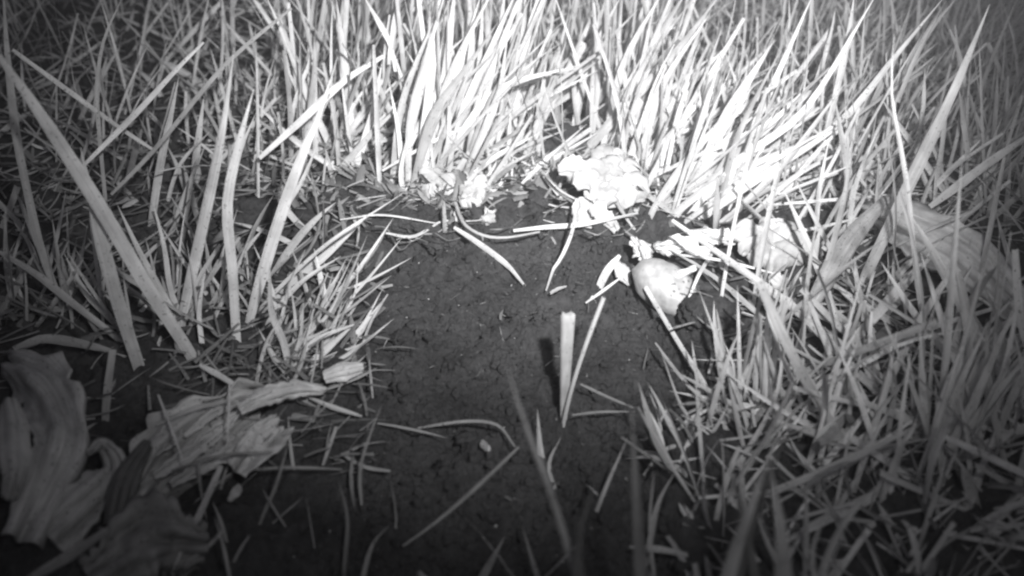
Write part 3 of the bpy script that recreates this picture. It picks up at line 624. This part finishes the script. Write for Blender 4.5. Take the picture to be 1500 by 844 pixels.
straw('thin straw hanging over the upper end of the tattered leaf', [(336, 560), (335, 600), (333, 648)], 5, rnd=.9, lay=[.018, .020, .016])
straw('thin straw running along the top edge of the tattered leaf', [(230, 622), (290, 598), (345, 585)], 6, rnd=.3, lay=[.016, .019, .016])
straw('dull straw laid over the lower end of the tattered leaf', [(250, 690), (320, 668), (400, 662)], 6, m=M_DARKSTEM, rnd=.9, lay=[.016, .018, .014])
# the cut stalk standing in the soil
def cut_stalk():
    base = G(826, 622); D0 = base[1]
    P = [base + np.array([0, 0, -0.006]), atdepth(826, 600, D0), atdepth(829, 530, D0 + .002), atdepth(832, 460, D0 + .004)]
    C = spline(P, 16); Wd = pxw(P[2], 19)
    T = norm(np.gradient(C, axis=0)); A = norm(np.cross(T, norm(C - CAMP))); B = np.cross(A, T)
    wv = Wd / 2 * np.interp(np.linspace(0, 1, 16), [0, .25, .7, 1], [.35, .62, .95, 1.12]); k = 16; V = []; UV = []
    for a in range(k):
        th = 2 * math.pi * a / k; V.append(C + A * (np.cos(th) * wv)[:, None] + B * (np.sin(th) * wv * .38 + 0.12 * wv * math.cos(3 * th))[:, None])
        UV.append(np.stack([np.full(16, a / k), np.linspace(0, 3, 16)], 1))
    V = np.concatenate(V); UV = np.concatenate(UV); i = np.arange(15)
    F = np.concatenate([np.stack([j * 16 + i, ((j + 1) % k) * 16 + i, ((j + 1) % k) * 16 + i + 1, j * 16 + i + 1], 1) for j in range(k)])
    for j in range(k): V[j * 16 + 15] += T[-1] * random.uniform(-.0012, .0010); V[j * 16 + 14] += T[-1] * random.uniform(-.0004, .0002)
    o = mesh_np('cut_stalk', V - base, F, M_GRASS, UV, 0.25)
    o.location = tuple(base); tag(o, 'broad pale stalk cut square at the top, standing upright in the bare soil', 'stalk')
    me = o.data; bm = bmesh.new(); bm.from_mesh(me); bm.verts.ensure_lookup_table()
    bm.faces.new([bm.verts[j * 16 + 15] for j in range(k)]); bm.to_mesh(me); bm.free()
cut_stalk()

# ------------------------------------------------------------------ broad leaves
def sheet(name, pts, widths, m, parent=None, nu=20, nv=40, ridge=0.06, rf=3.0, cup=0.25, wave=0.03, tilt=0.0, rnd=.5, thick=0.0006, origin=None, edge=0.04, seed=0, curl=0.0):
    """a leaf surface swept along a path; widths in metres along it"""
    C = spline(pts, nv); T = norm(np.gradient(C, axis=0)); S = norm(np.cross(T, norm(C - CAMP))); Nn = norm(np.cross(S, T))
    c, s = math.cos(tilt), math.sin(tilt); S, Nn = S * c + Nn * s, Nn * c - S * s
    t = np.linspace(0, 1, nv); W = np.interp(t, np.linspace(0, 1, len(widths)), widths)
    u = np.linspace(-1, 1, nu)[None, :]; tt = t[:, None]
    Wl = W[:, None] * (1 + edge * 4 * (0.6 * vnoise(tt * 7 + seed * 3.1, np.sign(u) * 2 + 20 + seed, 3) + 0.55 * vnoise(tt * 23 + seed * 3.1, np.sign(u) * 2 + 40 + seed, 4) - .57) * np.abs(u) ** 2)
    mean = W.mean()
    off = cup * mean * (np.abs(u) ** 2 - .4) + ridge * mean * np.sin(u * math.pi * rf + 1.6 * (vnoise(tt * 3 + seed, u * 0 + seed, 1) - .5)) \
        + wave * mean * 6 * (fbm(tt * 4 + seed * 7, u * 2.0 + 9, 3, 2)) + curl * mean * np.clip(np.abs(u) - .7, 0, 1) * 3 * np.sin(tt * 9 + seed)
    V = (C[:, None, :] + S[:, None, :] * (Wl * u / 2)[..., None] + Nn[:, None, :] * off[..., None]).reshape(-1, 3)
    UV = np.stack([np.broadcast_to((u + 1) / 2, (nv, nu)), np.broadcast_to(tt * 3, (nv, nu))], -1).reshape(-1, 2)
    i, j = np.meshgrid(np.arange(nv - 1), np.arange(nu - 1), indexing='ij'); a = (i * nu + j).ravel()
    F = np.stack([a, a + 1, a + nu + 1, a + nu], 1)
    org = np.array(parent.location) if parent is not None else (np.array(pts[0]) if origin is None else origin)
    o = mesh_np(name, V - org, F, m, UV, rnd, parent)
    if parent is None: o.location = tuple(org)
    sm = o.modifiers.new('thickness', 'SOLIDIFY'); sm.thickness = thick
    return o
def mm(px, row): return px * (rowD(row) * math.cos(PITCH) + CAM_H * math.sin(PITCH)) / FPX
def leaf(label, pts, widths_px, row, lifts, **k):
    P = [G(x, y, l + 0.0025) for (x, y), l in zip(pts, lifts)]
    name = k.pop('name', 'withered_leaf'); cat = k.pop('cat', 'leaf'); m = k.pop('m', M_LEAF)
    o = sheet(name, P, [mm(q, row) for q in widths_px], m, **k); return tag(o, label, cat, 'broad leaves on the ground')
leaf('large wavy withered leaf with long ridges at the left edge', [(10, 528), (70, 570), (92, 635), (66, 710), (28, 792)], [44, 84, 82, 86, 62], 650, [.012, .02, .022, .018, .01],
     ridge=.03, rf=2.2, cup=.16, wave=.10, rnd=.5, edge=.22, curl=.08, seed=2)
leaf('narrow inner fold of withered leaf at the left edge', [(14, 590), (20, 640), (22, 690), (14, 730)], [22, 36, 36, 18], 650, [.030, .033, .030, .022], ridge=.05, cup=.4, rnd=.2, seed=5)
T = leaf('curled tattered leaf with many folds, lying left of the lower soil', [(195, 735), (245, 672), (300, 625), (360, 592), (405, 585)], [50, 95, 100, 75, 34], 640, [.003, .006, .007, .006, .003],
     ridge=.10, rf=3.4, cup=.2, wave=.16, rnd=.25, edge=.2, curl=.15, seed=4)
for q, (pp, ww, ll, rr) in enumerate([([(205, 690), (245, 640), (290, 590)], [8, 30, 12], [.012, .014, .012], .4), ([(225, 700), (290, 655), (350, 605)], [12, 26, 8], [.011, .013, .012], .7),
        ([(250, 712), (300, 680), (345, 640)], [10, 22, 12], [.010, .012, .010], .2), ([(280, 690), (330, 665), (380, 625)], [12, 24, 14], [.011, .013, .010], .8), ([(270, 640), (310, 608), (350, 590)], [6, 18, 8], [.012, .014, .010], .5)]):
    sheet('leaf_fold', [G(x, y, l) for (x, y), l in zip(pp, ll)], [mm(v, 640) for v in ww], M_LEAF, T, ridge=.08, rf=2.5, cup=-.35, wave=.14, rnd=rr, edge=.2, seed=20 + q)
leaf('rounded pale leaf end with a dark hole beside the tattered leaf', [(345, 690), (375, 655), (412, 622)], [30, 52, 34], 650, [.009, .012, .008], ridge=.04, cup=-.35, wave=.10, rnd=.6, seed=9)
leaf('small pale curled leaf above the tattered leaf', [(350, 600), (385, 582), (430, 570), (475, 572)], [14, 26, 24, 8], 580, [.016, .018, .016, .012], ridge=.08, cup=.4, wave=.16, rnd=.2, edge=.2, seed=6, m=M_LEAFB)
leaf('pale scrap of leaf on the rim right of the small curled leaf', [(475, 552), (500, 545), (530, 538)], [16, 26, 14], 550, [.008, .010, .008], ridge=.06, cup=.3, rnd=1.0, seed=16, m=M_LEAFB)
leaf('pointed shrivelled leaf between the two large leaves at the lower left', [(70, 790), (120, 740), (165, 690), (150, 655), (132, 662)], [80, 70, 48, 26, 4], 720, [.006, .01, .012, .014, .018], ridge=.07, cup=.2, wave=.08, rnd=.15, edge=.12, seed=7)
leaf('dim broad leaf low in the bottom left corner', [(130, 850), (220, 800), (300, 800)], [60, 110, 60], 800, [.004, .008, .004], ridge=.10, rf=4, wave=.16, rnd=.6, edge=.25, seed=8, m=M_DARKSTEM)  # dark material imitates the dim light of this corner
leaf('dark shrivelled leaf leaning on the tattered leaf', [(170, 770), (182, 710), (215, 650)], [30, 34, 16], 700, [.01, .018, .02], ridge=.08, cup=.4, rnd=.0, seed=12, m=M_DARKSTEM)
leaf('broad ribbed leaf lying in the grass at the right edge', [(1275, 305), (1340, 335), (1410, 375), (1470, 430), (1520, 470)], [34, 62, 74, 70, 34], 390, [.010, .022, .026, .022, .014],
     ridge=.05, rf=4.5, cup=.25, wave=.10, rnd=.5, edge=.10, seed=3, m=M_LEAFB, name='broad_leaf')
leaf('dark grey stem leaf crossing left of the ribbed leaf', [(1180, 465), (1215, 400), (1255, 340), (1300, 290)], [10, 26, 24, 10], 400, [.008, .022, .028, .034], ridge=.03, cup=.3, rnd=.1, seed=13, m=M_LEAF, name='broad_leaf')
for q, (pp, ww, ll, lab) in enumerate([([(930, 352), (945, 372), (948, 400)], [14, 24, 10], [.016, .013, .008], 'pale leaf scrap between the largest flower and the pebble'),
        ([(950, 388), (985, 385), (1020, 392)], [8, 16, 6], [.014, .015, .012], 'wrinkled pale leaf scrap lying right above the pebble'),
        ([(960, 362), (1000, 360), (1040, 372)], [12, 26, 10], [.012, .014, .010], 'broader spotted leaf scrap two scraps above the pebble'),
        ([(1010, 342), (1050, 345), (1085, 352)], [10, 24, 10], [.012, .014, .010], 'spotted leaf scrap left of the fallen flower')]):
    leaf(lab, pp, ww, 370, ll, ridge=.10, cup=.25, wave=.25, rnd=.8, edge=.3, seed=31 + q, m=M_LEAFB, name='leaf_scrap', cat='leaf scrap')

# ------------------------------------------------------------------ white flowers
def flower(label, centre, lift, petals, m=M_FLOWER, stalk=None, group='white flowers behind the soil', name='white_flower'):
    """petals: (tip px, width px, depth shift of the tip in m, cup)"""
    c = G(centre[0], centre[1] + lift[1], 0.0); Dc = c[1]; c3 = atdepth(centre[0], centre[1], Dc)
    e = empty(name, (c3[0], c3[1], c3[2]), label, 'flower', group)
    row = centre[1] + 30
    for k, (tip, wpx, dz, cup) in enumerate(petals):
        t3 = atdepth(tip[0], tip[1], Dc + dz); d = t3 - c3
        zc = pxw(c3, 1)
        P = [c3 + d * 0.06, c3 + d * .4 + np.array([0, -.001, .0025]), c3 + d * .75 + np.array([0, -.001, .003]), t3]
        wd = wpx * zc * 1.2
        o = sheet('petal', P, [wd * .35, wd * .8, wd * 1.05, wd * 1.0, wd * .35], m, e, nu=14, nv=26, ridge=.03, rf=2.2, cup=cup * .7, wave=.06, tilt=random.uniform(-.6, .6), rnd=random.random(), thick=0.0005, edge=.14, seed=k * 1.7 + tip[0] * .01, curl=.04)
    bm = bmesh.new(); bmesh.ops.create_icosphere(bm, subdivisions=2, radius=1)
    V = np.array([v.co[:] for v in bm.verts]); F = np.array([[v.index for v in f.verts] for f in bm.faces]); bm.free()
    V = V * np.array([.0028, .0028, .0022]) * (1 + .25 * rng.standard_normal((len(V), 1)) * .5)
    mesh_np('flower_centre', V, F, M_LEAFB, np.zeros((len(V), 2)), .6, e)
    if stalk:
        P = [c3] + [G(x, y, l) for x, y, l in stalk]
        V, F, UV = tube(P, pxw(c3, 3.5), 14, 8, c3); mesh_np('stalk', V, F, M_GRASS, UV, .3, e)
flower('largest ruffled white flower, its petals spilling over the far rim of the soil', (885, 268), (0, 42), [
    ((818, 250), 34, -.004, .2), ((842, 274), 30, -.012, .15), ((866, 226), 26, .006, .2), ((890, 214), 32, .010, .1), ((913, 228), 28, .008, .2), ((935, 258), 36, .004, .2),
    ((948, 288), 40, -.004, .1), ((920, 304), 40, -.012, .15), ((880, 302), 36, -.014, .1), ((862, 292), 28, -.012, .2), ((905, 240), 30, 0, .3), ((860, 250), 30, -.002, .3)],
    stalk=[(925, 330, .006), (940, 345, -.002)])
flower('small white flower with a dull stem just below it, left of the other blossoms', (648, 272), (0, 22), [
    ((616, 258), 22, -.004, .2), ((626, 285), 26, -.008, .2), ((642, 296), 28, -.010, .1), ((658, 292), 24, -.008, .2), ((665, 268), 20, 0, .2), ((636, 262), 18, .004, .3), ((655, 280), 22, -.004, .2)])
flower('small crumpled white flower between two others, beside the curved stem', (692, 290), (0, 20), [
    ((712, 264), 17, .002, .3), ((675, 285), 16, 0, .3), ((680, 305), 16, -.006, .2), ((692, 306), 22, -.008, .2), ((706, 292), 20, -.004, .2), ((688, 276), 18, .002, .4)])
flower('fallen white flower at the right, fading into the bright grass', (1130, 362), (0, 40), [
    ((1072, 345), 34, .004, .2), ((1085, 372), 30, -.004, .15), ((1108, 335), 34, .010, .2), ((1140, 328), 34, .010, .15), ((1165, 345), 30, .006, .2), ((1203, 378), 30, -.002, .15),
    ((1170, 392), 34, -.008, .2), ((1130, 400), 34, -.010, .1), ((1105, 392), 28, -.008, .2), ((1180, 362), 26, .002, .3)], stalk=[(1120, 410, .006), (1105, 425, -.002)])
flower('pale blurred flower hidden among the grass behind the largest one', (930, 178), (0, 60), [
    ((905, 165), 22, 0, .2), ((925, 150), 26, .004, .2), ((950, 165), 24, 0, .2), ((945, 195), 24, -.006, .2), ((918, 200), 24, -.006, .2)])
def petal(label, pts, wpx, lifts, row, rnd=.8, seed=1, cat='petal', group='fallen petals', m=M_FLOWER, tilt=0):
    P = [G(x, y, l + 0.0025) for (x, y), l in zip(pts, lifts)]
    tag(sheet('petal', P, [mm(q, row) for q in wpx], m, nu=12, nv=18, ridge=.05, cup=.2, wave=.12, rnd=rnd, edge=.18, seed=seed, tilt=tilt), label, cat, group)
petal('square white petal hanging under the largest flower', [(853, 290), (855, 312), (852, 334)], [24, 34, 30], [.016, .010, .004], 330, seed=3)
petal('white petal lying right of the square one under the largest flower', [(868, 300), (885, 315), (905, 322)], [20, 26, 10], [.016, .012, .008], 330, seed=5)
petal('upright ragged petal right of the crumpled flower', [(718, 290), (714, 308), (707, 330)], [14, 21, 12], [.014, .008, .003], 320, seed=7)
petal('tiny curled petal on the soil between the two flower groups', [(802, 322), (812, 316), (818, 306)], [8, 12, 6], [.003, .004, .006], 320, seed=8)
petal('pointed white petal standing against the left side of the pebble', [(902, 388), (912, 398), (922, 418)], [10, 22, 3], [.010, .007, .002], 400, seed=9)
petal('round white petal below the fallen flower', [(1130, 402), (1142, 412), (1154, 422)], [12, 24, 12], [.012, .010, .006], 410, seed=10)
petal('pale elongated bud by the upright stem at the soil rim', [(668, 292), (672, 304), (678, 318)], [7, 10, 6], [.012, .010, .007], 310, seed=12)
petal('pale crumb of leaf at the lower left, on the dark soil', [(336, 732), (345, 722), (350, 712)], [7, 12, 6], [.002, .004, .003], 720, rnd=.2, seed=14, m=M_LEAFB, cat='leaf scrap')
petal('faint pale scrap on the soil under the arched straw', [(705, 648), (712, 655), (718, 662)], [6, 9, 5], [.002, .003, .002], 650, rnd=.2, seed=15, m=M_LEAFB, cat='leaf scrap')

# ------------------------------------------------------------------ pebble, clods, dew drops
def lump(name, px, py, sx, sy, sz, rot, m, label, cat, group=None, sub=4, rough=.12, sink=.35, freq=2.2):
    bm = bmesh.new(); bmesh.ops.create_icosphere(bm, subdivisions=sub, radius=1)
    V = np.array([v.co[:] for v in bm.verts]); F = np.array([[v.index for v in f.verts] for f in bm.faces]); bm.free()
    k = px * .013
    d = 1 + rough * 2 * fbm(V[:, 0] * freq + k + 20, V[:, 1] * freq + V[:, 2] * 1.7 * freq + 30, 3, 1)
    V = V * d[:, None] * np.array([sx, sy, sz])
    Rm = np.array(Euler(rot).to_matrix()); V = V @ Rm.T
    g = G(px, py); g[2] += sz * (1 - sink) 
    o = mesh_np(name, V, F, m, np.zeros((len(V), 2)), .5); o.location = tuple(g)
    return tag(o, label, cat, group)
lump('pebble', 972, 452, .0162, .0108, .0108, (0, R(28), R(-30)), M_PEBBLE, 'pale rounded pebble with dark pits, half buried at the right rim of the soil', 'pebble', rough=.13, sink=.0, freq=1.5)
GC = 'dark clods of turf and soil'
for (px, py, s, lab) in [(826, 232, .017, 'dark clod in the gap behind the largest flower'), (368, 338, .015, 'dark clod behind the left tuft'), (912, 212, .011, 'small dark clod right above the largest flower'),
                         (1040, 470, .012, 'dark clod just right of the pebble'), (765, 190, .008, 'dark clod deep in the grass at the top centre'), (1165, 425, .010, 'grey clod under the fallen flower'),
                         (790, 300, .008, 'dark clod on the rim between the flower groups'), (520, 235, .009, 'dark clod under the crossed blades behind the rim')]:
    lump('soil_clod', px, py, s, s * .8, s * .62, (0, 0, px), M_SOIL, lab, 'clod', GC, rough=.5, sink=.4, freq=3)
rim = []
for q in range(70):                               # the ragged far bank of the soil
    x = 440 + (q * 61.8) % 470; y = 350 - 28 * random.random() ** .8 - (40 if x < 620 else 12) * random.random()
    if 610 < x < 735 and y < 318: continue
    rim.append((x, y, random.uniform(.003, .010)))
for x, y, r in rim:
    lump('soil_clod', x, y, r, r * random.uniform(.6, .9), r * random.uniform(.45, .75), (random.uniform(-.4, .4), random.uniform(-.4, .4), random.uniform(0, 6)), M_SOIL,
         'dark crumbly clod, one of many along the far rim of the soil', 'clod', 'crumbly clods along the far rim', rough=.85, sink=.45, freq=2.6, sub=4)
for q in range(26):                               # loose clods on the bare soil
    while True:
        x, y = random.uniform(520, 1000), random.uniform(360, 660); gx, gy = flat(x, y)
        if float(pdist(gx, gy, PATCH)) < -.006: break
    r = random.uniform(.002, .005)
    lump('soil_clod', x, y, r, r * random.uniform(.6, .9), r * random.uniform(.35, .6), (0, 0, random.uniform(0, 6)), M_SOIL,
         'small flat clod of the same soil it lies on, in the bare clearing', 'clod', 'small clods on the bare soil', rough=.8, sink=.75, freq=2.4, sub=3)
for (px, py, up, s, lab) in [(1043, 725, .006, .0009, 'clear dew drop low among the grass at the bottom right'), (1349, 608, .012, .0005, 'tiny bright dew drop on the right foreground tuft')]:
    bm = bmesh.new(); bmesh.ops.create_icosphere(bm, subdivisions=3, radius=s); me = bpy.data.meshes.new('dew_drop'); bm.to_mesh(me); bm.free(); me.materials.append(M_DROP)
    for p in me.polygons: p.use_smooth = True
    o = bpy.data.objects.new('dew_drop', me); COL.objects.link(o); g = G(px, py, up); o.location = tuple(g); tag(o, lab, 'dew drop')

# ------------------------------------------------------------------ thin scattering volume, added to lift the blacks like lens glare
bm = bmesh.new(); bmesh.ops.create_cube(bm, size=1)
me = bpy.data.meshes.new('glare_veil'); bm.to_mesh(me); bm.free()
hz = bpy.data.objects.new('glare_veil', me); COL.objects.link(hz); hz.scale = (46, 46, 1.55); hz.location = (0, 0, -0.325)
mh = bpy.data.materials.new('glare_veil_volume'); mh.use_nodes = True; nt = mh.node_tree; nt.nodes.clear()
pv = nt.nodes.new('ShaderNodeVolumePrincipled'); pv.inputs['Color'].default_value = (0.95, 0.95, 0.97, 1); pv.inputs['Density'].default_value = 0.085
oo = nt.nodes.new('ShaderNodeOutputMaterial'); nt.links.new(pv.outputs[0], oo.inputs['Volume']); me.materials.append(mh)
tag(hz, kind='stuff')
